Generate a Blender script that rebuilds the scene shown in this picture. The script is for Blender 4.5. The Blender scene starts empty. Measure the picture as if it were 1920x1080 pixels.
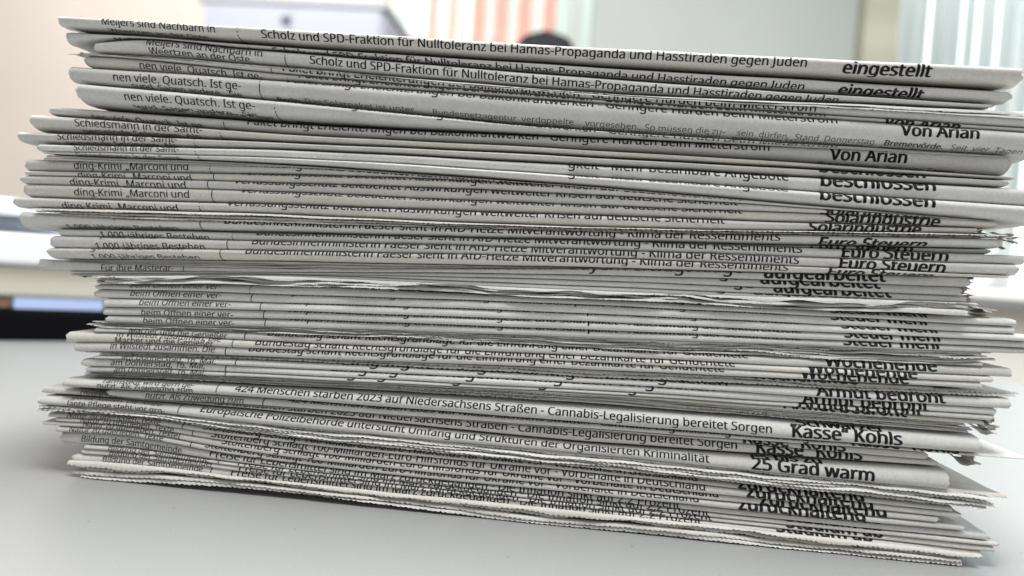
import bpy, bmesh, math, os, random
import numpy as np
from mathutils import Vector, Matrix
SC = bpy.context.scene
COL = SC.collection
rng = np.random.default_rng(7)
R = math.radians

# ------------------------------------------------------------------ camera
F = 1387.0                      # focal length in pixels of the 1920 px wide frame
YAW, PITCH, ROLL = 0.085, -0.024, 0.072
DIST = 0.273
CAMZ = 0.0926
fwd = np.array([-math.sin(YAW) * math.cos(PITCH), math.cos(YAW) * math.cos(PITCH), math.sin(PITCH)])
rt = np.cross(fwd, [0, 0, 1.0]); rt /= np.linalg.norm(rt)
up = np.cross(rt, fwd)
rt2 = rt * math.cos(ROLL) + up * math.sin(ROLL)
up2 = up * math.cos(ROLL) - rt * math.sin(ROLL)
CP = np.array([0.0, -DIST, CAMZ])

def at(px, py, Y):
    """world point on the vertical plane y=Y that shows at picture position px, py (1920x1080)"""
    px = np.asarray(px, float); py = np.asarray(py, float)
    d = fwd + rt2 * ((px - 960) / F)[..., None] - up2 * ((py - 540) / F)[..., None]
    t = (Y - CP[1]) / d[..., 1]
    return CP + d * t[..., None]

def desk_at(px, py, z=0.0):
    d = fwd + rt2 * ((px - 960) / F) - up2 * ((py - 540) / F)
    t = (z - CP[2]) / d[2]
    return CP + d * t

def proj(P):
    q = np.asarray(P) - CP
    w = q @ fwd
    return 960 + F * (q @ rt2) / w, 540 - F * (q @ up2) / w

cam = bpy.data.cameras.new('camera'); cam.sensor_width = 36; cam.lens = 36 * F / 1920
cam.clip_start = 0.01; cam.clip_end = 60
co = bpy.data.objects.new('camera', cam); COL.objects.link(co); SC.camera = co
M = Matrix((rt2, up2, -fwd)).transposed().to_4x4(); M.translation = Vector(CP)
co.matrix_world = M
cam.dof.use_dof = True; cam.dof.focus_distance = 0.273; cam.dof.aperture_fstop = 6.0

# ------------------------------------------------------------------ light
W = bpy.data.worlds.new('World'); SC.world = W; W.use_nodes = True
bg = W.node_tree.nodes['Background']
bg.inputs[0].default_value = (0.85, 0.865, 0.86, 1); bg.inputs[1].default_value = 0.31
def area(name, loc, target, sx, sy, power, col):
    l = bpy.data.lights.new(name, 'AREA'); l.shape = 'RECTANGLE'; l.size = sx; l.size_y = sy
    l.energy = power; l.color = col
    o = bpy.data.objects.new(name, l); COL.objects.link(o); o.location = loc
    o.rotation_euler = (Vector(target) - Vector(loc)).to_track_quat('-Z', 'Y').to_euler()
    return o
area('ceiling_light', (0.1, 0.08, 1.9), (0, 0.1, 0), 1.5, 0.9, 54, (1.0, 0.995, 0.98))
area('window_light', (1.9, 0.1, 1.0), (0.1, 0.1, 0.05), 1.4, 1.4, 13, (0.92, 0.97, 1.0))
area('wall_fill_light', (-1.2, 1.2, 1.9), (-1.9, 2.6, 0.5), 1.6, 1.0, 21, (0.98, 1.0, 0.97))  # added fill lamp, not a window: brightens the background, mainly the warm left wall
SC.view_settings.view_transform = 'Standard'; SC.view_settings.look = 'None'
SC.view_settings.exposure = 0.6; SC.view_settings.gamma = 1.0
try: SC.cycles.use_denoising = True
except Exception: pass

# ------------------------------------------------------------------ helpers
def mat(name, col, rough=0.8, noise=None, bump=None, spec=0.3, emit=None, emit_s=0, trans=0):
    m = bpy.data.materials.new(name); m.use_nodes = True; nt = m.node_tree
    b = nt.nodes['Principled BSDF']; b.inputs['Base Color'].default_value = (*col, 1)
    b.inputs['Roughness'].default_value = rough
    b.inputs['Specular IOR Level'].default_value = spec
    tc = nt.nodes.new('ShaderNodeTexCoord')
    if noise:
        sc, amt = noise
        n = nt.nodes.new('ShaderNodeTexNoise'); n.inputs['Scale'].default_value = sc; n.inputs['Detail'].default_value = 6
        nt.links.new(tc.outputs['Object'], n.inputs['Vector'])
        r = nt.nodes.new('ShaderNodeValToRGB')
        r.color_ramp.elements[0].position = .3; r.color_ramp.elements[1].position = .7
        r.color_ramp.elements[0].color = (*[c * (1 - amt) for c in col], 1)
        r.color_ramp.elements[1].color = (*[min(1, c * (1 + amt)) for c in col], 1)
        nt.links.new(n.outputs[0], r.inputs[0]); nt.links.new(r.outputs[0], b.inputs['Base Color'])
    if bump:
        sc, st, dist = bump
        n = nt.nodes.new('ShaderNodeTexNoise'); n.inputs['Scale'].default_value = sc; n.inputs['Detail'].default_value = 4
        nt.links.new(tc.outputs['Object'], n.inputs['Vector'])
        k = nt.nodes.new('ShaderNodeBump'); k.inputs['Strength'].default_value = st; k.inputs['Distance'].default_value = dist
        nt.links.new(n.outputs[0], k.inputs['Height']); nt.links.new(k.outputs[0], b.inputs['Normal'])
    if emit:
        b.inputs['Emission Color'].default_value = (*emit, 1); b.inputs['Emission Strength'].default_value = emit_s
    return m

def newsprint(name, col, speck=True):
    m = bpy.data.materials.new(name); m.use_nodes = True; nt = m.node_tree; L = nt.links.new
    b = nt.nodes['Principled BSDF']; b.inputs['Roughness'].default_value = .62; b.inputs['Specular IOR Level'].default_value = .22
    tc = nt.nodes.new('ShaderNodeTexCoord')
    # soft fibre mottling
    n1 = nt.nodes.new('ShaderNodeTexNoise'); n1.inputs['Scale'].default_value = 900; n1.inputs['Detail'].default_value = 5
    n2 = nt.nodes.new('ShaderNodeTexNoise'); n2.inputs['Scale'].default_value = 60; n2.inputs['Detail'].default_value = 3
    mp = nt.nodes.new('ShaderNodeMapping'); mp.inputs['Scale'].default_value = (1, 3, 3)
    L(tc.outputs['Object'], mp.inputs[0]); L(tc.outputs['Object'], n1.inputs['Vector']); L(mp.outputs[0], n2.inputs['Vector'])
    a = nt.nodes.new('ShaderNodeMath'); a.operation = 'MULTIPLY_ADD'; a.inputs[1].default_value = .55
    L(n1.outputs[0], a.inputs[0])
    q = nt.nodes.new('ShaderNodeMath'); q.operation = 'MULTIPLY'; q.inputs[1].default_value = .45
    L(n2.outputs[0], q.inputs[0]); L(q.outputs[0], a.inputs[2])
    r = nt.nodes.new('ShaderNodeValToRGB'); e = r.color_ramp.elements
    e[0].position = .34; e[1].position = .66
    e[0].color = (*[c * .88 for c in col], 1); e[1].color = (*[min(1, c * 1.07) for c in col], 1)
    L(a.outputs[0], r.inputs[0])
    # small dark fibres and ink specks
    v = nt.nodes.new('ShaderNodeTexVoronoi'); v.inputs['Scale'].default_value = 260; L(tc.outputs['Object'], v.inputs['Vector'])
    gt = nt.nodes.new('ShaderNodeMath'); gt.operation = 'LESS_THAN'; gt.inputs[1].default_value = .05; L(v.outputs['Distance'], gt.inputs[0])
    mx = nt.nodes.new('ShaderNodeMix'); mx.data_type = 'RGBA'; mx.inputs[7].default_value = (*[c * .35 for c in col], 1)
    f = nt.nodes.new('ShaderNodeMath'); f.operation = 'MULTIPLY'; f.inputs[1].default_value = .55; L(gt.outputs[0], f.inputs[0])
    L(f.outputs[0], mx.inputs[0]); L(r.outputs[0], mx.inputs[6]); L(mx.outputs[2], b.inputs['Base Color'])
    k = nt.nodes.new('ShaderNodeBump'); k.inputs['Strength'].default_value = .25; k.inputs['Distance'].default_value = .0001
    L(n1.outputs[0], k.inputs['Height'])
    k2 = nt.nodes.new('ShaderNodeBump'); k2.inputs['Strength'].default_value = .22; k2.inputs['Distance'].default_value = .0005
    L(n2.outputs[0], k2.inputs['Height']); L(k.outputs[0], k2.inputs['Normal']); L(k2.outputs[0], b.inputs['Normal'])
    return m

PAPER = [newsprint('newsprint_grey', (.63, .624, .605)), newsprint('newsprint_light', (.68, .672, .65)),
         newsprint('newsprint_dull', (.60, .592, .565)), newsprint('newsprint_warm', (.66, .64, .60))]
CUT = newsprint('newsprint_cut_edge', (.61, .59, .55))
TORN = newsprint('newsprint_torn', (.58, .555, .51))
INK = mat('printing_ink', (.018, .018, .02), .55, spec=.25)
INKS = mat('printing_ink_small', (.07, .07, .072), .6, spec=.2)

def mesh_np(name, V, faces, material, parent=None, loc=(0, 0, 0), smooth=True):
    me = bpy.data.meshes.new(name)
    V = np.asarray(V, float) - np.asarray(loc, float)
    F_ = np.asarray(faces, int)
    n = F_.shape[1]
    me.vertices.add(len(V)); me.vertices.foreach_set('co', V.ravel())
    me.loops.add(F_.size); me.loops.foreach_set('vertex_index', F_.ravel())
    me.polygons.add(len(F_)); me.polygons.foreach_set('loop_start', np.arange(0, F_.size, n)); 
    me.polygons.foreach_set('loop_total', np.full(len(F_), n))
    me.update(calc_edges=True); me.validate()
    if smooth: me.polygons.foreach_set('use_smooth', np.ones(len(me.polygons), bool))
    me.materials.append(material)
    o = bpy.data.objects.new(name, me); COL.objects.link(o)
    if parent: o.parent = parent
    else: o.location = loc
    return o

def grid_faces(nx, ny):
    i = np.arange(nx - 1)[:, None] * ny + np.arange(ny - 1)[None, :]
    return np.stack([i, i + 1, i + ny + 1, i + ny], -1).reshape(-1, 4)

def empty(name, loc, label, cat, group=None):
    o = bpy.data.objects.new(name, None); COL.objects.link(o); o.location = loc
    o.empty_display_size = .02
    o['label'] = label; o['category'] = cat
    if group: o['group'] = group
    return o

def box(name, lo, hi, material, parent=None, bevel=0.0, loc=(0, 0, 0)):
    bm = bmesh.new(); bmesh.ops.create_cube(bm, size=1)
    lo = Vector(lo); hi = Vector(hi)
    for v in bm.verts:
        v.co = Vector(((lo[k] + hi[k]) / 2 + v.co[k] * (hi[k] - lo[k])) for k in range(3)) - Vector(loc)
    if bevel: bmesh.ops.bevel(bm, geom=bm.edges[:], offset=bevel, segments=3, affect='EDGES', profile=.5)
    me = bpy.data.meshes.new(name); bm.to_mesh(me); bm.free(); me.materials.append(material)
    o = bpy.data.objects.new(name, me); COL.objects.link(o)
    if parent: o.parent = parent
    else: o.location = loc
    return o

# ------------------------------------------------------------------ the boundaries between the papers
XC = np.array([100., 230., 440., 1100., 1740.])
# name, tops at the five columns (first None = straight on), left px, right px, set-back mm
ROWS = [l.split() for l in '''
P1 - 37 49 87.5 119.5 105 1917 -1
P2 - 67 82 125.6 162.5 122 1895 1
P3 92 74 91 145.6 189 175 1862 1
R0 97 103.5 119 171 200 122 1960 -1.5
P4a 99 106 121 177 212 160 1950 1
P4b 102 110 131 186 229 160 1955 0.5
P6 - 132 147 194 237.5 127 1960 -1
P7 - 166 184 244 285 143 1893 -1.5
P8 - 211 226 259.5 287 92 1892 3
P9 - 229 245 281.5 322 55 1905 0
P10 - 255.5 264.5 295 331 30 1891 0
P11 - 274.5 279 311 346 72 1960 0
P12 - 289 294 331 375 78 1960 -2
Ra - 295 304 350 405 75 1850 -1
P13 - 304 309.5 350.2 405.3 47 1846 0.5
P14 - 324 326 350.6 405.6 48 1850 0.5
P15 - 335 341 365.5 406 40 1852 0.5
P16 - 351 357.5 385.5 409 45 1867 0
P17 - 375.5 381.5 405 425.5 25 1832 0
R1 391 394 400 426 439 58 1925 -1
P18 402 410 416 434 446.5 35 1881 0
P18b 430 431 435.5 451.5 466 112 1854 4
P19 430.5 431.5 436 452 473.5 110 1922 1
P20 443 445.5 451 468 491.5 96 1908 0
P21 465 465.7 469 484 511 90 1890 0
R2 485 485.7 489 502.5 519 112 1800 2
A1 488 495 503 504.5 519.5 72 1816 3
A2 508 508.5 509 514.5 535.5 130 1801 3
A3 511 511.5 512 525.5 551.5 135 1815 3
A4 514 514.5 514 535.5 564 135 1790 3
R3 516 516 516 544.5 566 165 1836 0
B1 529 531 533 561 590 180 1903 0.5
B2 540 542 548 571.3 603 178 1905 0
B3 556 558.5 564 587.3 618 193 1926 0
B4 573 575 580 602.5 631.5 193 1930 0
B5 588 590 595.5 617.5 644.5 198 1935 0
R4 598 604 610 632.5 656 164 1868 1
W1 610 614 621 651 682 178 1898 0
W2 621 623.5 636 666 699.5 124 1860 0
W3 640 641.5 650.5 678.5 710.5 140 1841 0
W4 658 659 666 692 723 160 1746 3
R4b 659 660 667 694 729 176 1940 2
D1 664 666 672.5 705.5 738 178 1896 0
D2 671 672.5 684.3 718 757 155 1868 0
D3 686 688 697.3 730 770.5 162 1861 0
D4 695 697 705 737 780 160 1843 2
R6 696.5 698 706 741 788 150 1838 3
T1 701 706 716 755 804 117 1842 -1
T2 722 729 742 792 841 201 1930 1
T3b 723 744 757 803 848 205 1736 2
T3 723.5 744.5 758 805 862 78 1757 2
E1 738 746 762.5 827 872 72 1781 -1
R5 759 767 790 852 914 73 1884 0
S1 771 778 806 875 942 90 1787 0
S2 781 788 817 886 954 104 1803 0
S3 789 797 830 901 966 80 1759 0
S4 798 807 842 913 978 106 1806 0
PR1 808 816 853 926 989 112 1850 0
PR2 828 837 866 936 1001 158 1870 0
PR3 838 847 873 944 1011 155 1865 0
PR4 848 856.5 882 951 1021 138 1840 0
R7 860 869 893 961 1028 130 1838 -2
END 889 899 914 992 1054 0 0 0'''.strip().split('\n')]
# how far back (mm) the gap under each paper runs before it closes
DEPTH = dict(P1=12, P2=9, P3=6, P4b=4, P6=7, P7=15, P8=6, P9=11, P10=9, P12=6, P16=5, P17=5, P18=5,
             R6=6.5, D4=7, T1=4, T3=6.5, E1=3, W3=5, R5=4, P21=4, R3=4, PR4=7)
N = len(ROWS) - 1
T = []
for r in ROWS:
    v = [None if r[1] == '-' else float(r[1])] + [float(a) for a in r[2:6]]
    if v[0] is None: v[0] = v[1] - (v[2] - v[1]) * (130 / 210)
    T.append(v)
T = np.array(T)
PXG = np.arange(0, 2001, 8.0)                       # stations across the picture
def curve(vals):
    x, y = XC, np.array(vals)
    h = np.diff(x); d = np.diff(y) / h
    m = np.empty(5); m[0], m[-1] = d[0], d[-1]
    m[1:-1] = (h[1:] * d[:-1] + h[:-1] * d[1:]) / (h[1:] + h[:-1])
    out = np.empty_like(PXG)
    for k, p in enumerate(PXG):
        if p <= x[0]: out[k] = y[0] + m[0] * (p - x[0]); continue
        if p >= x[-1]: out[k] = y[-1] + m[-1] * (p - x[-1]); continue
        i = np.searchsorted(x, p) - 1; t = (p - x[i]) / h[i]
        out[k] = ((2*t**3 - 3*t*t + 1) * y[i] + (t**3 - 2*t*t + t) * h[i] * m[i]
                  + (-2*t**3 + 3*t*t) * y[i+1] + (t**3 - t*t) * h[i] * m[i+1])
    return out
TOP = np.array([curve(v) for v in T])
for i in range(len(TOP)):
    ph = rng.uniform(0, 6.28, 4)
    TOP[i] += .35 * np.sin(PXG / 97 + ph[0]) + .25 * np.sin(PXG / 41 + ph[1]) + .4 * np.sin(PXG / 260 + ph[2])
for i in range(1, len(TOP)): TOP[i] = np.maximum(TOP[i], TOP[i-1] + .3)
YO = np.array([float(r[8]) / 1000 for r in ROWS[:-1]]) + rng.uniform(-.0003, .0003, N)
NAMES = [r[0] for r in ROWS]
IDX = {n: i for i, n in enumerate(NAMES)}
HORIZ = 0
# boundary k lies above paper k.  front height (at the nose plane) and back height
DB = np.full(N + 1, .0030)
for n, v in DEPTH.items(): DB[IDX[n] + 1] = v / 1000
DB[0] = .010
ZF = np.zeros((N + 1, len(PXG), 2)); ZB = np.zeros((N + 1, len(PXG))); YB = np.zeros(N + 1)
def above(i):                                       # is boundary i higher than the camera
    return at(960, TOP[i][120], 0.0)[2] > CAMZ
for i in range(IDX['R4'], N + 1):                    # seen from above: the gaps close sooner
    if NAMES[i - 1] not in DEPTH: DB[i] = .0019
for i in range(N + 1):
    ya = YO[max(i - 1, 0)]; yb_ = YO[min(i, N - 1)]
    YB[i] = max(ya, yb_) + DB[i]
    ZF[i, :, 0] = at(PXG, TOP[i], ya + .0008)[:, 2]           # as the bottom of paper i-1
    ZF[i, :, 1] = at(PXG, TOP[i], yb_ + .0008)[:, 2]          # as the top of paper i
    ZB[i] = at(PXG, TOP[i], YB[i])[:, 2]
ZB[0] = ZF[0, :, 1] - .0006
for i in range(1, N + 1): ZB[i] = np.minimum(ZB[i], ZB[i-1] - .00018)
need = np.arange(N, -1, -1) * .00018 + .0004          # nothing sinks into the desk
ZB = np.maximum(ZB, need[:, None]); ZF = np.maximum(ZF, need[:, None, None] * .8)

def chaikin(P, n):
    for _ in range(n):
        a = P[:, :-1] * .75 + P[:, 1:] * .25; b = P[:, :-1] * .25 + P[:, 1:] * .75
        Q = np.empty((P.shape[0], a.shape[1] * 2, 2)); Q[:, 0::2] = a; Q[:, 1::2] = b
        P = np.concatenate([P[:, :1], Q, P[:, -1:]], 1)
    return P

class Fold:
    """geometry of one folded newspaper: smooth profile at each station, plus a print surface"""
    def __init__(s, i, xl, xr, nst=110):
        s.i = i; y0 = YO[i]
        s.px = np.linspace(xl, xr, nst)
        f = lambda a: np.interp(s.px, PXG, a)
        s.zt = f(ZF[i, :, 1]); s.zb = f(ZF[i+1, :, 0]); s.ZT = f(ZB[i]) - .00004; s.ZBt = f(ZB[i+1]) + .00004
        s.yt = f(TOP[i]); s.yb = f(TOP[i+1])
        ph = rng.uniform(0, 6.28, 3)
        s.y0 = y0 + .00025 * np.sin(s.px / 230 + ph[0]) + .0001 * np.sin(s.px / 63 + ph[1])
        s.X = at(s.px, (s.yt + s.yb) / 2, y0)[:, 0]
        h = np.maximum(s.zt - s.zb, .0004)
        up_occ = above(i); lo_occ = not above(i + 1)
        dt = YB[i] - y0; db = YB[i+1] - y0
        a = np.minimum(.0016, .38 * h)
        P = []
        one = np.ones_like(h)
        bk = max(dt, db) + .012
        s.bk = bk
        P.append((s.y0 + max(dt, .001) + .010, s.ZT))
        if up_occ: P += [(s.y0 + dt, s.ZT), (s.y0 + a * 1.4, s.zt + .06*h), (s.y0 + a * .1, s.zt - .10 * h)]
        else:
            g = s.ZT - s.zt
            P += [(s.y0 + dt, s.ZT), (s.y0 + .60 * dt, s.zt - .07 * h + .60 * g), (s.y0 + .30 * dt, s.zt - .22 * h + .30 * g), (s.y0 + .10 * dt, s.zt - .45 * h + .10 * g)]
        if lo_occ: P += [(s.y0 + a * .1, s.zb + .10 * h), (s.y0 + a * 1.4, s.zb - .06*h), (s.y0 + db, s.ZBt)]
        else:
            g = s.ZBt - s.zb
            P += [(s.y0 + .10 * db, s.zb + .45 * h + .10 * g), (s.y0 + .30 * db, s.zb + .22 * h + .30 * g), (s.y0 + .60 * db, s.zb + .07 * h + .60 * g), (s.y0 + db, s.ZBt)]
        P.append((s.y0 + max(db, .001) + .010, s.ZBt))
        P = np.array([[p[0] * one, p[1] * one] for p in P]).transpose(2, 0, 1)
        s.prof = chaikin(P, 2)
        # print surface, sampled by arc length from the middle of the nose (positive = up)
        seg = np.linalg.norm(np.diff(s.prof, axis=1), axis=2)
        C = np.concatenate([np.zeros((nst, 1)), np.cumsum(seg, 1)], 1)
        s.SG = np.arange(-.022, .022, .0001)
        s.surf = np.empty((nst, len(s.SG), 2))
        kc = nst // 2; zmid = (s.zt[kc] + s.zb[kc]) / 2
        j = int(np.argmin(s.prof[kc, :, 0] + .3 * np.abs(s.prof[kc, :, 1] - zmid)))
        for k in range(nst):
            c = C[k, j] - s.SG
            s.surf[k, :, 0] = np.interp(c, C[k], s.prof[k, :, 0]); s.surf[k, :, 1] = np.interp(c, C[k], s.prof[k, :, 1])
        d = np.gradient(s.surf, axis=1); ln = np.linalg.norm(d, axis=2, keepdims=True) + 1e-12; d /= ln
        s.nrm = np.stack([-d[..., 1], d[..., 0]], -1)     # pointing out of the paper
    def s_print(s, x, f):
        """like s_of, but beyond the flat middle of the nose the paper is measured flat"""
        k = int(np.clip(np.searchsorted(s.px, x), 0, len(s.px) - 1)); h = (s.yb[k] - s.yt[k]) * .000200
        if f > .78: return s.s_of(x, .78) - (f - .78) * h
        if f < .22: return s.s_of(x, .22) + (.22 - f) * h
        return s.s_of(x, f)
    def s_of(s, x, f):
        """arc position at picture x where the paper's visible band is at fraction f (0 top, 1 bottom)"""
        k = int(np.clip(np.searchsorted(s.px, x), 0, len(s.px) - 1))
        P = np.stack([np.full(len(s.SG), s.X[k]), s.surf[k, :, 0], s.surf[k, :, 1]], 1)
        py = proj(P)[1][::-1]; sg = s.SG[::-1]              # going down the picture
        yt, yb = s.yt[k], s.yb[k]
        fc = min(max(f, .0), 1.)
        mid = np.argmin(np.abs(sg)); 
        tgt = yt + fc * (yb - yt)
        # walk away from the nose middle in the wanted direction
        ym = py[mid]
        rngi = range(mid, -1, -1) if tgt < ym else range(mid, len(sg))
        res = sg[mid]
        for q in rngi:
            res = sg[q]
            if (tgt < ym and py[q] <= tgt) or (tgt >= ym and py[q] >= tgt): break
            if abs(res) > .019: break
        return res - (f - fc) * (yb - yt) * .000197
    def place(s, V2):
        """V2: (n,2) of world x, arc s -> 3d points"""
        t = np.interp(V2[:, 0], s.X, np.arange(len(s.X))); i0 = np.clip(t.astype(int), 0, len(s.X) - 2); a = (t - i0)[:, None]
        u = np.clip((V2[:, 1] - s.SG[0]) / .0001, 0, len(s.SG) - 1.001); j = u.astype(int); b = (u - j)[:, None]
        def samp(A): return ((A[i0, j] * (1-b) + A[i0, j+1] * b) * (1-a) + (A[i0+1, j] * (1-b) + A[i0+1, j+1] * b) * a)
        p = samp(s.surf) + samp(s.nrm) * .00007
        return np.column_stack([V2[:, 0], p])

# ------------------------------------------------------------------ lettering
FONT = None
try:
    FONT = bpy.data.fonts.load(os.path.join(bpy.utils.resource_path('LOCAL'), 'datafiles', 'fonts', 'NotoSansHebrew-Regular.woff2'))
except Exception: FONT = None
_tc = {}
def split_tris(T_, v):
    y = T_[:, :, 1] - v
    sg = np.where(y > 1e-7, 1, np.where(y < -1e-7, -1, 0))
    cross = (sg.max(1) > 0) & (sg.min(1) < 0)
    out = [T_[~cross]]
    C = T_[cross]; sgc = sg[cross]
    if len(C):
        # rotate so that the first corner is alone on its side
        npos = (sgc > 0).sum(1); nneg = (sgc < 0).sum(1)
        lone = np.where(npos == 1, (sgc > 0).argmax(1), (sgc < 0).argmax(1))
        idx = (lone[:, None] + np.arange(3)) % 3
        C = np.take_along_axis(C, idx[:, :, None], 1)
        A, B_, D = C[:, 0], C[:, 1], C[:, 2]
        def hit(p, q):
            t = np.clip((v - p[:, 1]) / (q[:, 1] - p[:, 1] + 1e-15), 0, 1)[:, None]
            return p + (q - p) * t
        P_, Q_ = hit(A, B_), hit(A, D)
        out += [np.stack([A, P_, Q_], 1), np.stack([P_, B_, D], 1), np.stack([P_, D, Q_], 1)]
    return np.concatenate(out)
def text_geo(st, bold):
    key = (st, bold)
    if key not in _tc:
        c = bpy.data.curves.new('t', 'FONT'); c.body = st; c.resolution_u = 2
        if FONT: c.font = FONT
        
        o = bpy.data.objects.new('t', c); COL.objects.link(o)
        bpy.context.view_layer.update()
        dg = bpy.context.evaluated_depsgraph_get()
        me = bpy.data.meshes.new_from_object(o.evaluated_get(dg))
        bpy.data.objects.remove(o); bpy.data.curves.remove(c)
        me.calc_loop_triangles()
        co_ = np.array([v.co[:2] for v in me.vertices]); tr_ = np.array([t.vertices[:] for t in me.loop_triangles])
        bpy.data.meshes.remove(me)
        T0 = co_[tr_]
        if bold > .02: sh = [(0, 0), (bold, 0), (-bold, 0), (0, bold * .5), (0, -bold * .5)]
        elif bold > .013: sh = [(bold, 0), (-bold, 0), (0, bold * .5)]
        elif bold: sh = [(bold, 0), (-bold, 0)]
        else: sh = [(0, 0)]
        _tc[key] = (np.concatenate([T0 + np.array(q) for q in sh]), co_[:, 0].min(), co_[:, 0].max())
    return _tc[key]

def letters(P, parent, name, st, x0, x1, f0, f1, bold=0.0, small=False, asp=1.0):
    me, a, b = text_geo(st, bold)
    k0 = int(np.clip(np.searchsorted(P.px, x0), 0, len(P.px)-1)); k1 = int(np.clip(np.searchsorted(P.px, x1), 0, len(P.px)-1))
    X0 = np.interp(x0, P.px, P.X); X1 = np.interp(x1, P.px, P.X)
    if x1 > P.px[-1]: X1 = P.X[-1] + (x1 - P.px[-1]) * .000197
    sc = (X1 - X0) / (b - a)
    g_ = P.s_of if small else P.s_print
    s0, s1 = g_(x0, f0), g_(x1, f1)
    # how far up and down the lettering can still be seen
    top = max(P.s_of(x0, 0), P.s_of(x1, 0)) + .0015; bot = min(P.s_of(x0, 1), P.s_of(x1, 1)) - .0015
    lo = (bot - max(s0, s1)) / (sc * asp); hi = (top - min(s0, s1)) / (sc * asp)
    step = .00028 / (sc * asp)
    lo = max(lo, -.35); hi = min(hi, 1.25)
    if hi <= lo: return
    tri = me
    tri = tri[(tri[:, :, 1].max(1) > lo) & (tri[:, :, 1].min(1) < hi)]
    for v in np.arange(lo, hi + step * .5, step): tri = split_tris(tri, v)
    cy = tri[:, :, 1].mean(1); tri = tri[(cy > lo) & (cy < hi)]
    if not len(tri): return
    V = tri.reshape(-1, 2); Fc = np.arange(len(V)).reshape(-1, 3)
    X = X0 + (V[:, 0] - a) * sc
    base = s0 + (s1 - s0) * (X - X0) / (X1 - X0)
    W2 = np.column_stack([X, base + V[:, 1] * sc * asp])
    keep = W2[:, 0] < P.X[-1] - .001
    Fc = Fc[keep[Fc].all(1)]
    if not len(Fc): return
    o = mesh_np(name, P.place(W2), Fc, INKS if small else INK, parent, parent.location, smooth=True)
    return o

def rule_line(P, parent, x, w=.00038):
    X = np.interp(x, P.px, P.X); t = np.linspace(P.s_of(x, 0) + .001, P.s_of(x, 1) - .001, 24)
    V = np.concatenate([np.column_stack([np.full(24, X - w/2), t]), np.column_stack([np.full(24, X + w/2), t])])
    i = np.arange(23); Fc = np.column_stack([i, i+1, i+25, i+24])
    mesh_np('column_rule', P.place(V), Fc, INK, parent, parent.location)

BACK = .235
def folded(i, label, texts, rule=None):
    xl, xr = float(ROWS[i][6]), float(ROWS[i][7])
    P = Fold(i, xl, xr)
    k = len(P.px) // 2
    loc = (P.X[k], P.y0[k] + BACK / 2, float(P.ZBt[k]))
    t = empty('newspaper', loc, label, 'newspaper', 'folded newspapers in the stack')
    yaw = rng.uniform(-.02, .02)
    m = PAPER[rng.integers(0, 4)]
    bk = BACK + rng.uniform(-.01, .01)
    def shell(PR, ZT, ZBt, X, name, mt, yb):
        n = len(X)
        back_t = np.stack([np.full(n, yb), ZT], -1)[:, None]; back_b = np.stack([np.full(n, yb), ZBt], -1)[:, None]
        Q = np.concatenate([back_t, PR, back_b], 1)
        V = np.empty((n, Q.shape[1], 3)); V[..., 1:] = Q
        V[..., 0] = X[:, None] + yaw * (Q[..., 0] - P.y0[0])
        # ends of the sheets are not cut dead straight
        for e, sg in ((0, 1), (-1, -1)):
            V[e, :, 0] += .00025 * np.sin(Q[e, :, 0] * 900 + Q[e, :, 1] * 2500)
        return mesh_np(name, V.reshape(-1, 3), grid_faces(n, Q.shape[1]), mt, t, loc)
    shell(P.prof, P.ZT, P.ZBt, P.X, 'cover_sheet', m, bk)
    sel = np.linspace(0, len(P.px) - 1, 40).astype(int)
    for q in range(3):
        g = 1 - .24 * (q + 1)
        pr = P.prof[sel][:, ::2] if q else P.prof[sel]
        zc = ((P.ZT + P.ZBt) / 2)[sel][:, None]
        pr = pr.copy(); w = np.clip((pr[..., 0] - P.y0[sel][:, None]) / .004, 0, 1)
        zmid = ((P.zt + P.zb) / 2)[sel][:, None]
        c = zmid * (1 - w) + zc * w
        pr[..., 1] = c + (pr[..., 1] - c) * g; pr[..., 0] += .00035 * (q + 1)
        e0, e1 = rng.uniform(-.0012, .0008), rng.uniform(-.0010, .0012)
        X = P.X[sel]; X = X[0] + e0 + (X - X[0]) * ((X[-1] + e1 - X[0] - e0) / (X[-1] - X[0]))
        zz = ((P.ZT + P.ZBt) / 2)[sel]
        shell(pr, zz + (P.ZT[sel] - zz) * g, zz + (P.ZBt[sel] - zz) * g, X, 'inner_sheet', PAPER[(q + i) % 3], bk - .002 * q)
    for a in texts: letters(P, t, *a)
    if rule:
        for r in (rule if isinstance(rule, (list, tuple)) else [rule]): rule_line(P, t, r)
    return t

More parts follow.
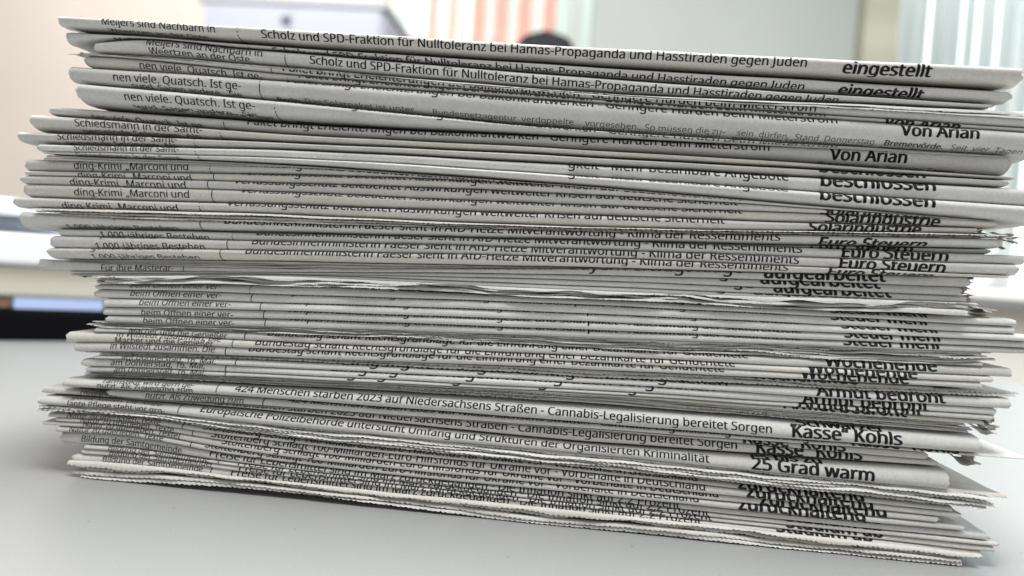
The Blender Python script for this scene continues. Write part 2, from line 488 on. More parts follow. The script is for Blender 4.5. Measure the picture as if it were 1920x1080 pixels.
def serrated(i, label, n, wave=.25, fine=False, xl=None, xr=None, lip=1.0, group='newspapers lying with their cut edges to the front', corner=0):
    """a newspaper turned round: the zigzag-cut page edges face the front"""
    xl = float(ROWS[i][6]) if xl is None else xl; xr = float(ROWS[i][7]) if xr is None else xr
    y0 = YO[i]
    xa, xb = at(xl, TOP[i][60], y0)[0], at(xr, TOP[i][200], y0)[0]
    pitch = .0010 if fine else .0019
    nst = int((xb - xa) / pitch * 4)
    px = np.linspace(xl, xr, nst)
    f = lambda a: np.interp(px, PXG, a)
    yt, yb = f(TOP[i]), f(TOP[i+1]); X0 = at(px, (yt + yb) / 2, y0)[:, 0]
    ZT = f(ZB[i]) - .00004; ZBt = f(ZB[i+1]) + .00004
    zt = at(px, yt, y0 + .0005)[:, 2]; zb = at(px, yb, y0 + .0005)[:, 2]
    zb = np.maximum(zb, .0003)
    k = nst // 2
    loc = (X0[k], y0 + BACK / 2, float(ZBt[k]))
    t = empty('newspaper', loc, label, 'newspaper', group)
    h = zt - zb
    ph0 = rng.uniform(0, 6.28, 6)
    def wav(ph, s=1): return (np.sin(X0 * 70 * s + ph[0]) * .5 + np.sin(X0 * 143 * s + ph[1]) * .35 + np.sin(X0 * 310 * s + ph[2]) * .22 + np.sin(X0 * 37 * s + ph[3]) * .4)
    common = wav(ph0)
    for q in range(n):
        ph = rng.uniform(0, 6.28, 6)
        f0, f1 = q / n, (q + 1) / n
        wq = wave * (.75 * common + .5 * wav(ph))
        ztop = zt - h * f0 + h / n * np.clip(wq, -.7, .9) * (1 if q else 0)
        hb = 1.0 * h / n
        zlow = zt - h * f1 + h / n * np.clip(wq, -.9, .9) * (1 if q < n - 1 else .35)
        if q == n - 1: zlow = np.maximum(zlow, .0003)
        tooth = np.tile([0, .5, 1, .5], nst // 4 + 1)[:nst]
        tooth = tooth * (1 + .5 * np.sin(X0 * 900 + ph[4])) + .15 * rng.normal(size=nst)
        ta = min(.00018 if fine else .00034, .30 * float(np.median(h / n)))
        if fine: tooth = tooth * .5 + .8 * rng.normal(size=nst) * (.5 + .5 * np.sin(X0 * 53 + ph[5]))
        yq = y0 + rng.uniform(-.0006, .0012) - .0002*q*(1 if not above(i) else -1) + .0008 * wave * wav(ph, 1.3)
        zz = np.maximum(ZT + (ZBt - ZT) * (q + .3) / n, .0002)
        corr = (.00006 if fine else .00014) * np.tile([0, 1, 0, -1], nst // 4 + 1)[:nst]
        rows = []
        rows.append((np.full(nst, y0 + BACK), zz))
        rows.append((yq + .012, zz))
        rows.append((yq + .0045, zz * .6 + ztop * .4))
        rows.append((yq + .0016, ztop))
        rows.append((yq + .0005 + corr * .3, ztop - .22 * hb))
        rows.append((yq + .0001 + corr, ztop * .4 + zlow * .6))
        rows.append((yq + corr * .6, np.maximum(zlow + tooth * ta, .0003)))
        V = np.empty((nst, len(rows), 3))
        e0, e1 = rng.uniform(-.001, .006), rng.uniform(-.007, .001)
        Xq = X0[0] + e0 + (X0 - X0[0]) * ((X0[-1] + e1 - X0[0] - e0) / (X0[-1] - X0[0]))
        for j, (a, b) in enumerate(rows):
            V[:, j, 0] = Xq; V[:, j, 1] = a; V[:, j, 2] = b
        mesh_np('page', V.reshape(-1, 3), grid_faces(nst, len(rows)), (PAPER[2] if q % 2 else PAPER[0]) if fine else (CUT if q % 2 == 0 else PAPER[1]), t, loc, smooth=True)
    return t

def shreds(i, parent, px, side, n, L=.009):
    """crumpled torn page corners sticking out of a paper's end"""
    for q in range(n):
        y = np.interp(px, PXG, TOP[i]) + (np.interp(px, PXG, TOP[i+1]) - np.interp(px, PXG, TOP[i])) * (q + .5) / n
        y0 = YO[i] + rng.uniform(.000, .004)
        p = at(px + side * rng.uniform(-12, 0), y + rng.uniform(-3, 3), y0)
        ln = L * rng.uniform(.55, 1.0); wd = rng.uniform(.003, .0055)
        dz = rng.uniform(-.18, .12)
        m = 9; V = []; tilt = rng.uniform(.2, .5)
        for a in range(m):
            u = a / (m - 1)
            ww = wd * (1 - u ** 2.6) + .0003; ww *= 1 + .05 * rng.normal()
            x = p[0] + side * ln * (u - .45); z = p[2] + dz * ln * u + .0004 * math.sin(u * 9 + q)
            for b in (-1, 0, 1):
                V.append((x + .0006 * b * math.sin(a * 2.3), p[1] + .004 + b * ww * .8, max(.0004, z + b * ww * tilt * .45 + (.0003 if b == 0 else 0))))
        Fc = []
        for a in range(m - 1):
            for b in range(2):
                k = a * 3 + b; Fc.append((k, k + 1, k + 4, k + 3))
        mesh_np('torn_corner', V, Fc, TORN if q % 2 else CUT, parent, parent.location, smooth=True)

# ------------------------------------------------------------------ the newspapers
B = .036     # weight of the bold lettering
H1 = 'Scholz und SPD-Fraktion für Nulltoleranz bei Hamas-Propaganda und Hasstiraden gegen Juden'
H2 = 'Paket bringt Erleichterungen bei Balkonkraftwerken - Geringere Hürden beim Mieterstrom'
H4 = 'Verfassungsschutz beleuchtet Auswirkungen weltweiter Krisen auf deutsche Sicherheit'
H5 = 'Bundesinnenministerin Faeser sieht in AfD-Hetze Mitverantwortung - Klima der Ressentiments'
H6 = 'Streit um die umstrittene Klinikreform - Bayern erwägt Klage'
H7 = 'Ampel-Fraktionen einig bei Klimaschutzgesetz und Solarpaket - Abschaffung der Sektorenziele'
H8 = 'Bundestag schafft Rechtsgrundlage für die Einführung einer Bezahlkarte für Geflüchtete'
H9 = 'Einigung über Regeln für Migration vorgesehen'
H10 = '424 Menschen starben 2023 auf Niedersachsens Straßen - Cannabis-Legalisierung bereitet Sorgen'
H11 = 'Europäische Polizeibehörde untersucht Umfang und Strukturen der Organisierten Kriminalität'
H12 = 'Stoltenberg schlägt 100-Milliarden-Euro-Hilfsfonds für Ukraine vor - Vorbehalte in Deutschland'
H13 = 'Preise für Lebensmittel sind im März zurückgegangen - Die Inflation sinkt auf 2,2 Prozent'
def hl(s, x0, x1, f0, f1): return ('headline', s, x0, x1, f0, f1, .017)
def cp(s, x0, x1, f0, f1): return ('caption', s, x0, x1, f0, f1, .011)
def bt(s, x0, x1, f0, f1): return ('side_headline', s, x0, x1, f0, f1, B)
def sm(s, x0, x1, f0, f1, b=0.0): return ('body_text', s, x0, x1, f0, f1, b, True)
M1, M2 = 'Meijers sind Nachbarn in', 'Weertzen an der Oste.'
Q1, Q2, Q3 = 'nen viele. Quatsch. Ist ge-', 'sund. Sagen andere. „Sie', 'Schmeckt“, sagt Petra Page'
SD1, SD2 = 'Schiedsmann in der Samt-', 'gemeinde Selsingen. Als'
DK = 'ding-Krimi „Marconi und'; JB0, JB = 'gemeinde Elsdorf im', '1.000-jähriges Bestehen'
BO = 'beim Öffnen einer ver-'; WZ, MG = 'in Wilstedt zusammen. Die', 'Macher und die Genießer'
AD = 'am Donnerstag, 16. Mai,'; NZ = 'nutzt. Als Zuwegung zum'; KK = 'Kasse“ Kohls'; NU = 'Natur zu überleben. Texte'
BI = 'Bildung der Samtgemeinde'
FOLD = {
'P1': ('topmost folded newspaper with the bold word eingestellt at its right end',
   [cp(M1,188,401,.38,.42), cp(M2,193,385,.86,.84), hl(H1,488,1513,.55,.42), bt('eingestellt',1583,1748,.60,.57),
    sm('Kalifat definitiv nicht die Lösung, war die einhellige Meinung aller',1018,1545,.95,.95), sm('Bremervörde. Gut eine Woche',1566,1822,.93,.93)], 443),
'P2': ('second folded newspaper from the top, with eingestellt just below the first one',
   [cp(M1,208,420,1.2,1.2), hl(H1,508,1510,.85,.72), bt('eingestellt',1577,1735,.80,.80)], 462),
'P3': ('third folded newspaper from the top, its left end set in, long headline half hidden',
   [cp(M1,272,490,.33,.40), cp(M2,275,470,.86,.86), hl(H1,580,1575,.62,.95)], 533),
'P4a': ('thin folded newspaper just under the ragged edge near the top, headline cut by the fold',
   [hl(H2,530,1530,.42,.55)], 508),
'P4b': ('folded newspaper with the caption nen viele Quatsch, thinner and above the two broad ones',
   [cp(Q1,260,490,.75,1.0), hl(H2,560,1548,.22,.3), bt('Von Arian',1660,1802,1.2,1.3)], 537),
'P6': ('broad folded newspaper near the top with rows of small body text on its underside',
   [cp(Q1,210,450,.60,.55), cp(Q2,240,448,1.0,1.0), hl(H2,535,1570,.02,.12), bt('Von Arian',1690,1835,.42,.36),
    sm('Berlin.',515,560,.93,.93,.03), sm('Das Solarpaket ist unter',568,775,.92,.88), sm('Bundesnetzagentur  verdoppelte',810,1076,.88,.82), sm('vorgesehen.  So müssen die zu-',1098,1362,.82,.80),
    sm('sein  dürfen.  Stand  Donnerstag',1385,1645,.79,.82), sm('Bremervörde.',1665,1775,.82,.83,.03), sm('Seit  vier  Tagen',1790,1925,.83,.84),
    sm('sich der Zubau im Vergleich zum',815,1070,.99,.94), sm('nehmend beliebter werdenden',1095,1355,.94,.93), sm('waren beim Marktstammdaten-',1378,1635,.93,.94),
    sm('fehlt heute von ihm jede Spur',1660,1860,.94,.95)], 485),
'P7': ('thickest folded newspaper with the caption nen viele Quatsch, below the broad one',
   [cp(Q1,230,475,.48,.44), cp(Q2,237,472,.78,.76), cp(Q3,245,500,.95,.94), hl(H2,548,1570,-.08,.40), sm('Berlin.',540,585,.93,.93,.03), sm('Das Solarpaket ist unter',592,790,.94,.94)], 512),
'P8': ('shaded folded newspaper with Von Arian, lowest of the Quatsch captioned ones',
   [cp(Q1,168,380,.97,1.0), hl(H2,463,1442,.35,.32), bt('Von Arian',1557,1700,.63,.60), sm('Bremervörde. Seit vier Tagen',1540,1800,.93,.93)], 418),
'P9': ('folded newspaper with the caption Schiedsmann, uppermost of its four, its text clearest',
   [cp(SD1,138,377,.50,.45), cp(SD2,146,367,1.0,1.0), sm('Berlin. Die Bundesregierung',440,560,.97,.97,.02)], 410),
'P10': ('folded newspaper with Schiedsmann caption reaching farthest left, second of its four',
   [cp(SD1,104,330,.50,.45), cp(SD2,115,325,1.05,1.05), bt('beschlossen',1538,1735,.22,.22)], 361),
'P11': ('folded newspaper with beschlossen foreshortened at right, above the darker printed one',
   [cp(SD1,138,335,.62,.55), hl('gkeit - Mehr bezahlbare Angebote',1065,1478,.27,.30), bt('beschlossen',1540,1753,.50,.38)], 365),
'P12': ('folded newspaper with beschlossen in full, lowest one reading it, bulging at right',
   [cp(SD1,140,338,1.0,1.0), hl('gkeit - Mehr bezahlbare Angebote',1065,1478,.02,.10), bt('beschlossen',1540,1753,.48,.42)], 371),
'P13': ('folded newspaper with the ding-Krimi caption, uppermost of its five', [cp(DK,138,352,.70,.66), hl(H4,450,1400,.02,.02)], 393),
'P14': ('thin folded newspaper with the ding-Krimi caption, second of its five', [cp(DK,145,357,1.15,1.15), hl(H4,447,1390,.10,.2)], 400),
'P15': ('folded newspaper with ding-Krimi caption and Solarindustrie half hidden under the bulge', [cp(DK,130,347,.98,.98), hl(H4,437,1383,.20,.25), bt('Solarindustrie',1540,1755,.80,.90)], 389),
'P16': ('folded newspaper with ding-Krimi caption fully readable and Solarindustrie, right end rounded', [cp(DK,137,353,.70,.66), hl(H4,448,1391,.15,.25), bt('Solarindustrie',1550,1763,.75,.80)], 396),
'P17': ('folded newspaper with Solarindustrie reaching farthest left of all, above a serrated edge', [cp(DK,113,330,.98,.98), hl(H4,423,1358,.25,.32), bt('Solarindustrie',1518,1728,.85,.85)], 372),
'P18': ('folded newspaper with Euro Steuern under the bright serrated edge, uppermost of its group', [cp(JB0,210,296,.10,.10), cp(JB,117,327,1.03,1.02), hl(H5,420,1463,.25,.52), bt('Euro Steuern',1540,1741,.80,.80)], 374),
'P18b': ('dark recessed folded newspaper with Euro Steuern in shadow', [bt('Euro Steuern',1520,1711,.9,.9)], None),
'P19': ('shaded folded newspaper with 1.000-jähriges caption, left end set in, pointed right end', [cp(JB,187,390,1.12,1.12), hl(H5,480,1503,.25,.52), bt('Euro Steuern',1580,1778,.75,.75)], 434),
'P20': ('folded newspaper with 1.000-jähriges caption, third with Euro Steuern, rounded left end', [cp(JB0,185,290,.05,.05), cp(JB,178,382,1.10,1.08), hl(H5,472,1498,.35,.66), bt('Euro Steuern',1576,1772,.92,.92)], 425),
'P21': ('folded newspaper with 1.000-jähriges caption, lowest of its group', [cp(JB0,168,340,.1,.1), cp(JB,168,370,1.06,1.04), hl(H5,460,1478,.35,.60), bt('Euro Steuern',1556,1753,1.05,1.1)], 412),
'A1': ('folded newspaper with aufgearbeitet, uppermost of its four, caption Für ihre Masterar', [cp('Für ihre Masterar-',190,325,1.0,1.0), hl(H6,470,1392,.10,.15), bt('aufgearbeitet',1433,1660,.72,.70)], 343),
'A2': ('folded newspaper with aufgearbeitet, second of its four', [hl(H6,465,1385,.15,.18), bt('aufgearbeitet',1427,1650,.62,.62)], None),
'A3': ('folded newspaper with aufgearbeitet shifted right, third of its four', [hl(H6,480,1413,.25,.3), bt('aufgearbeitet',1452,1672,.70,.70)], None),
'A4': ('folded newspaper with aufgearbeitet, lowest of its four and half buried', [hl(H6,460,1380,.2,.2), bt('aufgearbeitet',1415,1625,.5,.5)], None),
'B1': ('folded newspaper with Steuer mehr, directly under the crumpled pages, uppermost of its five', [cp(BO,243,413,.68,.68), hl(H7,510,1478,.02,.05), bt('Steuer mehr',1560,1746,.38,.40)], 468),
'B2': ('folded newspaper with Steuer mehr, second of its five', [cp(BO,243,414,.74,.72), hl(H7,510,1480,.06,.10), bt('Steuer mehr',1560,1747,.42,.45)], 470),
'B3': ('folded newspaper with Steuer mehr, middle of its five', [cp(BO,261,432,.76,.74), hl(H7,538,1500,.12,.16), bt('Steuer mehr',1580,1766,.40,.45)], 488),
'B4': ('folded newspaper with Steuer mehr, fourth of its five', [cp(BO,264,436,1.08,1.05), hl(H7,538,1503,.25,.32), bt('Steuer mehr',1585,1771,.60,.60)], 493),
'B5': ('folded newspaper with Steuer mehr, lowest of its five', [cp(BO,268,438,1.10,1.08), hl(H7,540,1502,.25,.32), bt('Steuer mehr',1583,1768,.70,.75)], 496),
'W1': ('folded newspaper with Wochenende farthest right, long right end', [cp(MG,242,425,1.0,1.0), hl(H8,500,1403,.42,.42), bt('Wochenende',1548,1757,.80,.80)], 458),
'W2': ('folded newspaper with Wochenende and a pale pointed left corner', [cp(WZ,218,412,.45,.45), cp(MG,216,400,1.1,1.1), hl(H8,478,1378,.60,.62), bt('Wochenende',1515,1720,.98,1.0)], 435),
'W3': ('folded newspaper with Wochenende, third one, slightly curved caption in Wilstedt', [cp(WZ,207,402,.72,.75), hl(H8,465,1358,.48,.55), bt('Wochenende',1502,1704,.92,.95)], 422),
'W4': ('recessed folded newspaper with Wochenende and the shortest right end', [bt('Wochenende',1410,1608,.90,.90)], None),
'D1': ('folded newspaper with Armut bedroht, uppermost and widest of its four', [cp(AD,228,404,1.0,1.0), hl(H9,640,1365,.22,.28), bt('Armut bedroht',1532,1773,.82,.82)], 441),
'D2': ('folded newspaper with Armut bedroht and a readable am Donnerstag caption', [cp(AD,207,383,.85,.72), hl(H9,620,1340,.20,.22), bt('Armut bedroht',1506,1742,1.1,1.1)], 422),
'D3': ('folded newspaper with Armut bedroht, third of its four', [cp(AD,213,385,1.1,1.1), hl(H9,600,1305,.10,.10), bt('Armut bedroht',1497,1730,1.1,1.1)], 422),
'D4': ('folded newspaper with Armut bedroht, lowest of its four, in shade', [bt('Armut bedroht',1470,1700,.7,.7)], None),
'T1': ('wide folded newspaper reading 424 Menschen in full, Kasse and Kohls at right', [cp(NZ,182,360,1.05,1.05), cp('Tarmstedt wird gern ge-',187,360,.58,.60), hl(H10,438,1448,.70,.82), bt('„Schwarzer',1485,1665,.34,.34), bt(KK,1488,1693,.93,.93)], 404),
'T2': ('folded newspaper whose left end starts farther right, under the 424 headline', [cp(NZ,272,455,.88,.88), hl(H10,538,1545,.38,.42), bt(KK,1600,1800,.75,.75)], 492),
'T3b': ('recessed folded newspaper with Kohls, shortest at right, above the clear Cannabis line', [bt(KK,1395,1585,.95,.95)], None),
'T3': ('shaded folded newspaper with the Cannabis headline second time in full', [cp(NZ,150,345,.80,.80), hl(H10,395,1382,.70,.66), bt(KK,1420,1617,.95,.95)], 362),
'E1': ('folded newspaper reading Europäische and 25 Grad warm, cut off square at right', [cp('gende Kosten. Die Ambu-',128,303,.42,.48), cp('lante Pflege steht vor gro-',126,308,1.03,1.05), hl(H11,374,1331,.62,.76), bt('es bis zu',1412,1545,.32,.30), bt('25 Grad warm',1412,1640,.90,.95)], 333),
'S1': ('folded newspaper with zurückhaltend, uppermost of its four, below serrated pages', [cp(NU,125,300,1.0,1.0), hl(H12,380,1308,.65,.55), bt('zurückhaltend',1386,1620,.95,.95)], 342),
'S2': ('folded newspaper with zurückhaltend, second of its four', [cp(NU,150,325,1.1,1.1), hl(H12,395,1322,.70,.68), bt('zurückhaltend',1401,1637,.95,.95)], 360),
'S3': ('folded newspaper with zurückhaltend shifted farthest right, third of its four', [cp(NU,155,332,.9,.9), hl(H12,415,1347,.55,.55), bt('zurückhaltend',1427,1662,.95,.95)], 335),
'S4': ('folded newspaper with zurückhaltend, lowest of its four', [cp(NU,130,305,.95,.95), hl(H12,383,1310,.60,.60), bt('zurückhaltend',1386,1622,.95,.95)], 357),
'PR1': ('folded newspaper with Bildung caption, uppermost of its four, reaching farther left', [cp(BI,152,340,.80,.92), hl(H13,393,1275,.70,1.0), bt('Studium ab',1477,1655,.15,.15)], 406),
'PR2': ('folded newspaper with Bildung caption, second of its four, broad corner at right', [cp(BI,203,391,.98,.98), hl(H13,446,1330,.93,.93), bt('Studium ab',1476,1657,.30,.30)], 409),
'PR3': ('folded newspaper with Bildung caption, third of its four', [cp(BI,204,393,.92,.92), hl(H13,448,1335,.92,.92), bt('Studium ab',1476,1657,.65,.65)], 395),
'PR4': ('lowest folded newspaper of the stack, with Studium ab at right', [cp(BI,192,379,.92,.92), hl(H13,433,1315,.90,.90), bt('Studium ab',1457,1637,.75,.80)], 395),
}
SERR = {
'R0': ('newspaper with a ragged cut edge running across below the third fold from the top', 2, .35),
'Ra': ('newspaper with a ragged cut edge above the uppermost ding-Krimi fold', 2, .2),
'R1': ('newspaper with a bright serrated double edge above the uppermost Euro Steuern fold', 3, .35),
'R2': ('newspaper with a dark frayed cut edge above the aufgearbeitet folds', 4, .5),
'R3': ('newspaper with wavy crumpled page edges in the middle of the stack', 4, 1.2),
'R4': ('newspaper with many serrated page edges between Steuer mehr and Wochenende', 6, .8),
'R4b': ('newspaper with one thin serrated edge above Armut bedroht, sticking out at right', 2, .4),
'R6': ('shaded newspaper with cut edges directly above the 424 Menschen fold', 5, .5),
'R5': ('newspaper with layered serrated edges below 25 Grad warm, corners sticking out right', 5, .5),
'R7': ('bottom newspaper lying on the desk with serrated page edges curling at left', 4, .5),
}
for i, nm in enumerate(NAMES[:-1]):
    if nm in FOLD:
        o = folded(i, *FOLD[nm])
        if nm == 'P17': shreds(i, o, 1850, 1, 3)
        if nm in ('A1', 'A2', 'A3'): shreds(i, o, float(ROWS[i][7]) + 6, 1, 3, .010)
        if nm == 'A1': shreds(i, o, 128, -1, 3, .006)
        if nm == 'A3': shreds(i, o, 150, -1, 4, .008)
        if nm == 'D4': shreds(i, o, 1862, 1, 2, .008)
        if nm == 'D3': shreds(i, o, 1868, 1, 2, .006)
        if nm == 'T3b': shreds(i, o, 1822, 1, 3, .010)
        if nm == 'P18': shreds(i, o, 1884, 1, 2, .005)
    else:
        l, n, w = SERR[nm]
        o = serrated(i, l, n, w, nm in ('R2', 'R3', 'R4', 'R6', 'R0'))
        if nm == 'R1': shreds(i, o, 1905, 1, 3, .010)
        if nm == 'R3': shreds(i, o, 1850, 1, 4, .011)
        if nm == 'R6': shreds(i, o, 1862, 1, 3, .011)
        if nm == 'R0': shreds(i, o, 145, -1, 2, .006)
        if nm == 'R3': shreds(i, o, 178, -1, 2, .005)

# ------------------------------------------------------------------ desk
DESK = bpy.data.materials.new('desk_laminate'); DESK.use_nodes = True
nt = DESK.node_tree; b = nt.nodes['Principled BSDF']
b.inputs['Base Color'].default_value = (.50, .51, .49, 1); b.inputs['Roughness'].default_value = .36; b.inputs['Specular IOR Level'].default_value = .5
tc = nt.nodes.new('ShaderNodeTexCoord')
n = nt.nodes.new('ShaderNodeTexNoise'); n.inputs['Scale'].default_value = 1400; n.inputs['Detail'].default_value = 3; nt.links.new(tc.outputs['Object'], n.inputs['Vector'])
r = nt.nodes.new('ShaderNodeValToRGB'); r.color_ramp.elements[0].position = .35; r.color_ramp.elements[1].position = .65
r.color_ramp.elements[0].color = (.275, .28, .275, 1); r.color_ramp.elements[1].color = (.315, .32, .315, 1)
nt.links.new(n.outputs[0], r.inputs[0])
v = nt.nodes.new('ShaderNodeTexVoronoi'); v.voronoi_dimensions = '2D'; v.inputs['Scale'].default_value = 19; nt.links.new(tc.outputs['Object'], v.inputs['Vector'])
lt = nt.nodes.new('ShaderNodeMath'); lt.operation = 'LESS_THAN'; lt.inputs[1].default_value = .0075; nt.links.new(v.outputs['Distance'], lt.inputs[0])
mx = nt.nodes.new('ShaderNodeMix'); mx.data_type = 'RGBA'; mx.inputs[7].default_value = (.12, .12, .12, 1)
nt.links.new(lt.outputs[0], mx.inputs[0]); nt.links.new(r.outputs[0], mx.inputs[6]); nt.links.new(mx.outputs[2], b.inputs['Base Color'])
n2 = nt.nodes.new('ShaderNodeTexNoise'); n2.inputs['Scale'].default_value = 700; nt.links.new(tc.outputs['Object'], n2.inputs['Vector'])
bp = nt.nodes.new('ShaderNodeBump'); bp.inputs['Strength'].default_value = .25; bp.inputs['Distance'].default_value = .0001
nt.links.new(n2.outputs[0], bp.inputs['Height']); nt.links.new(bp.outputs[0], b.inputs['Normal'])
back = desk_at(60, 640)[1]
d = empty('desk', (0, back / 2, -.74), 'grey laminate desk the newspaper stack stands on', 'desk')
box('desk_top', (-1.0, -.42, -.025), (1.1, back + .35, 0), DESK, d, .002, d.location)
leg = mat('desk_leg_metal', (.3, .3, .31), .4)
for sx in (-.9, 1.0):
    for sy in (-.36, back + .28):
        box('leg', (sx - .02, sy - .02, -.74), (sx + .02, sy + .02, -.025), leg, d, .002, d.location)
fl = box('floor', (-6, -3, -.80), (6, 7, -.741), mat('floor_grey', (.35, .34, .32), .6, (6, .1))); fl['kind'] = 'structure'

# ------------------------------------------------------------------ room behind
def wallbox(name, px0, px1, Y, material, zlo=-.8, zhi=2.4, dep=.08, kind=True):
    x0 = at(px0, 300, Y)[0]; x1 = at(px1, 300, Y)[0]
    o = box(name, (x0, Y, zlo), (x1, Y + dep, zhi), material)
    if kind: o['kind'] = 'structure'
    return o
WALLW = mat('wall_paint_warm', (.86, .75, .68), .9, (1.2, .05)); WALLG = mat('wall_paint_grey', (.55, .57, .54), .9, (1.0, .03))
WALLB = mat('column_paint_beige', (.42, .40, .31), .9, (9, .12))
w1 = wallbox('wall_left', -900, 700, 2.6, WALLW); w2 = wallbox('wall_back', 1075, 1640, 2.6, WALLG)
w1['label'] = 'warm beige wall behind the left of the stack'; w2['label'] = 'pale grey wall behind the stack'
w3 = wallbox('wall_column', 1600, 1672, 2.2, WALLB); 
w3['label'] = 'narrow beige column beside the window blinds'
wr = wallbox('wall_right', 1672, 3200, 1.31, mat('wall_paint_cream', (.84, .81, .74), .9, (1, .03)), zlo=-.8, zhi=float(at(1900, 545, 1.35)[2]))
wr['label'] = 'pale wall below the window at the right'

# window at the right with vertical blinds
WY = 1.30
def X(px, Y, py=300): return float(at(px, py, Y)[0])
def Z(py, Y, px=960): return float(at(px, py, Y)[2])
GLASS = mat('daylight_pane', (.8, .9, .95), .3, emit=(.86, .93, .95), emit_s=1.0)
SLAT = bpy.data.materials.new('blind_fabric'); SLAT.use_nodes = True
nt = SLAT.node_tree; pb = nt.nodes['Principled BSDF']; pb.inputs['Base Color'].default_value = (.88, .91, .90, 1); pb.inputs['Roughness'].default_value = .8
tr = nt.nodes.new('ShaderNodeBsdfTranslucent'); tr.inputs[0].default_value = (.80, .84, .83, 1)
ms = nt.nodes.new('ShaderNodeMixShader'); ms.inputs[0].default_value = .45
nt.links.new(pb.outputs[0], ms.inputs[1]); nt.links.new(tr.outputs[0], ms.inputs[2]); nt.links.new(ms.outputs[0], nt.nodes['Material Output'].inputs[0])
FRAME = mat('white_window_frame', (.75, .77, .76), .4)
zs = Z(535, WY, 1880)
win = empty('window', (X(1800, 1.55), 1.55, zs), 'bright window behind the vertical blinds at the right', 'window')
box('pane', (X(1675, 1.55), 1.55, zs), (X(3000, 1.55), 1.56, 1.6), GLASS, win, 0, win.location)
for px in (1885, 2300): box('frame', (X(px, 1.53) - .02, 1.50, zs), (X(px, 1.53) + .02, 1.545, 1.6), FRAME, win, .003, win.location)
box('frame', (X(1672, 1.5), 1.50, zs - .05), (X(3000, 1.5), 1.545, zs - .002), FRAME, win, .003, win.location)
def slat(px, Y, wd, ang, z0, z1, parent, mt):
    x = X(px, Y); n = 6; V = []
    for k in range(n):
        u = (k / (n - 1) - .5) * wd; bow = .006 * math.cos(u / wd * math.pi)
        xx = x + u * math.cos(ang) - bow * math.sin(ang); yy = Y + u * math.sin(ang) + bow * math.cos(ang)
        V += [(xx, yy, z0), (xx, yy, z1)]
    o = mesh_np('slat', V, [(2*k, 2*k+2, 2*k+3, 2*k+1) for k in range(n - 1)], mt, parent, parent.location)
    s = o.modifiers.new('s', 'SOLIDIFY'); s.thickness = .0008
bl = empty('vertical_blind', (X(1800, WY), WY, zs), 'white vertical slat blind in front of the window at the right', 'blind')
for k, px in enumerate([1668, 1693, 1727, 1753, 1783, 1817, 1853, 1893, 1935, 1975, 2020, 2065, 2110]):
    slat(px + 14, WY + .01, (.047 if k % 3 else .050), R(32 + 8 * math.sin(k * 2.1)), Z(455, WY, 1880) + .004 * math.sin(k * 3), 1.55, bl, SLAT)
box('head_rail', (X(1650, WY), WY - .015, 1.555), (X(2200, WY), WY + .03, 1.59), FRAME, bl, .003, bl.location)
sill = empty('window_sill', (X(1900, WY - .1), WY - .1, zs - .03), 'pale window sill below the blinds at the right edge', 'sill')
box('board', (X(1700, WY - .1), WY - .03, zs - .05), (X(3000, WY - .1), WY + .19, zs - .022), mat('sill_stone', (.68, .66, .60), .35), sill, .004, sill.location)
box('edge_trim', (X(1700, WY - .1), WY - .036, zs - .047), (X(3000, WY - .1), WY - .0305, zs - .028), mat('trim_dark', (.22, .22, .22), .4), sill, .001, sill.location)

# window farther back with slats and orange brick seen between them
BY = 2.58
mint = mat('daylight_mint', (.8, .95, .9), .4, emit=(.86, .96, .90), emit_s=.46)
w2n = empty('window', (X(900, BY + .3), BY + .3, .2), 'bright far window with pale green daylight behind the top edge', 'window')
box('pane', (X(690, BY + .3), BY + .3, .0), (X(1110, BY + .3), BY + .31, 2.2), mint, w2n, 0, w2n.location)
BR = mat('orange_brick_daylight_glow', (.60, .27, .21), .9, (14, .4), emit=(.95, .60, .52), emit_s=.36)  # emission in the brick stands in for daylight falling on it outdoors
for k, px in enumerate([790, 828, 878, 920, 963, 1010]):
    x = X(px, BY + .2); w = .027 if k > 1 else .012
    o = box('brick_pier', (x - w, BY + .2, .3), (x + w, BY + .24, 2.0), BR, None, .004, (x, BY + .2, .3))
    o['label'] = ['faintest orange brick strip, leftmost behind the far blind', 'narrow orange brick strip, second from the left behind the far blind',
      'wide orange brick strip, third from the left behind the far blind', 'orange brick strip left of the dark chair back, fourth from the left',
      'orange brick strip above the left half of the dark chair', 'rightmost orange brick strip, above the right half of the chair'][k]
    o['category'] = 'brick pier'; o['group'] = 'brick piers seen through the far window'
bl2 = empty('vertical_blind', (X(900, BY), BY, .2), 'pale green open slat blind with orange brick behind it', 'blind')
SL2 = mat('blind_mint', (.74, .84, .79), .8)
for px in [735, 765, 808, 850, 899, 941, 986, 1034, 1058, 1080]:
    slat(px, BY, .034 if px < 1030 else .05, R(25), .1, 2.1, bl2, SLAT if px in (850, 1058) else SL2)

# cupboard, chair, office machine
CB = mat('lavender_laminate', (.52, .525, .60), .6, (3, .03)); CY = 2.0
cu = empty('cupboard', (X(550, CY), CY + .2, -.74), 'pale lavender cupboard with a small dark lock behind the stack top', 'cupboard')
x0, x1 = X(382, CY, 20), X(722, CY, 40); zt = Z(14, CY, 550)
box('body', (x0, CY, -.74), (x1, CY + .4, zt), CB, cu, .006, cu.location)
xm = x0 + .02
box('door', (x0 + .01, CY - .018, -.70), ((x0 + x1) / 2 - .001, CY - .001, zt - .004), CB, cu, .003, cu.location)
box('door', ((x0 + x1) / 2 + .001, CY - .018, -.70), (x1 - .01, CY - .001, zt - .004), CB, cu, .003, cu.location)
xl_, zl_ = X(537, CY - .02, 37), Z(37, CY - .02, 537)
box('lock', (xl_ - .013, CY - .03, zl_ - .010), (xl_ + .013, CY - .0185, zl_ + .010), mat('lock_metal', (.15, .15, .17), .4), cu, .003, cu.location)
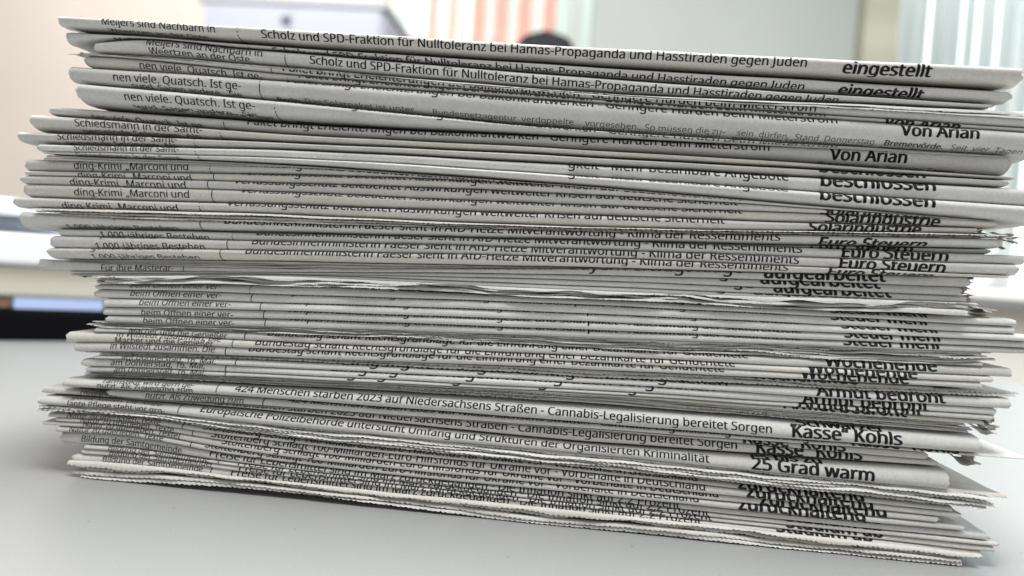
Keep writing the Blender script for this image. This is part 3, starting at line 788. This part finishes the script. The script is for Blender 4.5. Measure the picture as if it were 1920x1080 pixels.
box('top_panel', (x0 - .01, CY - .02, zt + .001), (x1 + .01, CY + .4, zt + .022), mat('cupboard_top', (.50, .50, .54), .6), cu, .003, cu.location)

NAVY = mat('chair_fabric_navy', (.018, .018, .023), .8, (80, .3)); HY = 1.7
xc, zc = X(1027, HY, 80), Z(56, HY, 1035)
ch = empty('office_chair', (xc, HY, -.74), 'dark office chair whose rounded back just tops the stack', 'chair')
n1, n2 = 24, 14; V = []
for a in range(n1):
    u = a / (n1 - 1) * 2 - 1
    for q in range(n2):
        w = q / (n2 - 1)
        hw = .062 * (1 - abs(u) ** 3.4) ** .5 if abs(u) < 1 else 0
        th = 2 * math.pi * w
        V.append((xc - .006 + .084 * math.cos(th) * (1 - abs(u) ** 7) ** .5, HY + .03 * math.sin(th) * (1 - abs(u) ** 4) ** .5, zc - .20 + u * .20))
mesh_np('backrest', V, grid_faces(n1, n2), NAVY, ch, ch.location)
box('seat', (xc - .24, HY - .50, -.30), (xc + .24, HY - .04, -.22), NAVY, ch, .03, ch.location)
box('back_post', (xc - .025, HY - .0, -.26), (xc + .025, HY + .025, zc - .37), leg, ch, .008, ch.location)
box('gas_column', (xc - .025, HY - .29, -.66), (xc + .025, HY - .24, -.301), leg, ch, .01, ch.location)
for k in range(5):
    a = k * 2 * math.pi / 5
    bm = bmesh.new(); bmesh.ops.create_cube(bm, size=1)
    for v in bm.verts: v.co = Vector(((v.co.x + .5) * .28, v.co.y * .04, v.co.z * .03))
    bmesh.ops.rotate(bm, verts=bm.verts, matrix=Matrix.Rotation(a, 3, 'Z')); bmesh.ops.translate(bm, verts=bm.verts, vec=(0, -.265, .06))
    me = bpy.data.meshes.new('foot'); bm.to_mesh(me); bm.free(); me.materials.append(leg)
    o = bpy.data.objects.new('foot', me); COL.objects.link(o); o.parent = ch

PY = back
def pz(py): return float(at(60, py, PY)[2])
pr = empty('printer', (X(60, PY, 640), PY, 0), 'blurred white and beige office printer with black base at the left', 'printer')
xa, xb = X(60, PY, 500) - .16, X(60, PY, 500) + .42
WH = mat('printer_white', (.88, .90, .92), .35); BE = mat('printer_beige', (.62, .58, .49), .5); BK = mat('printer_black', (.002, .002, .003), .7, spec=.1)
DK_ = mat('printer_dark_slot', (.10, .10, .10), .5)
box('base', (xa, PY, .0005), (xb, PY + .34, pz(584)), BK, pr, .003, pr.location)
box('slot_panel', (xa, PY + .015, pz(584) + .001), (xb, PY + .34, pz(558)), BE, pr, .002, pr.location)
box('display', (X(34, PY, 570), PY + .004, pz(580)), (X(172, PY, 570), PY + .0145, pz(560)), mat('display_glow', (.3, .4, .7), .2, emit=(.55, .66, .90), emit_s=.40), pr, .001, pr.location)
box('front_panel', (xa, PY - .004, pz(558) + .001), (xb, PY + .34, pz(500)), BE, pr, .003, pr.location)
box('paper_tray', (xa, PY - .01, pz(500) + .001), (xb, PY + .34, pz(440)), WH, pr, .004, pr.location)
box('recess', (xa, PY + .05, pz(440) + .001), (xb, PY + .34, pz(408)), mat('printer_recess', (.42, .46, .52), .5), pr, .003, pr.location)
box('scanner_lid', (xa, PY + .01, pz(408) + .001), (X(110, PY, 400), PY + .34, pz(374)), WH, pr, .008, pr.location)
box('side_key', (X(-40, PY, 570), PY + .005, pz(580)), (X(28, PY, 570), PY + .0147, pz(560)), mat('key_brown', (.42, .25, .18), .5), pr, .001, pr.location)
pr.rotation_euler.z = R(38)
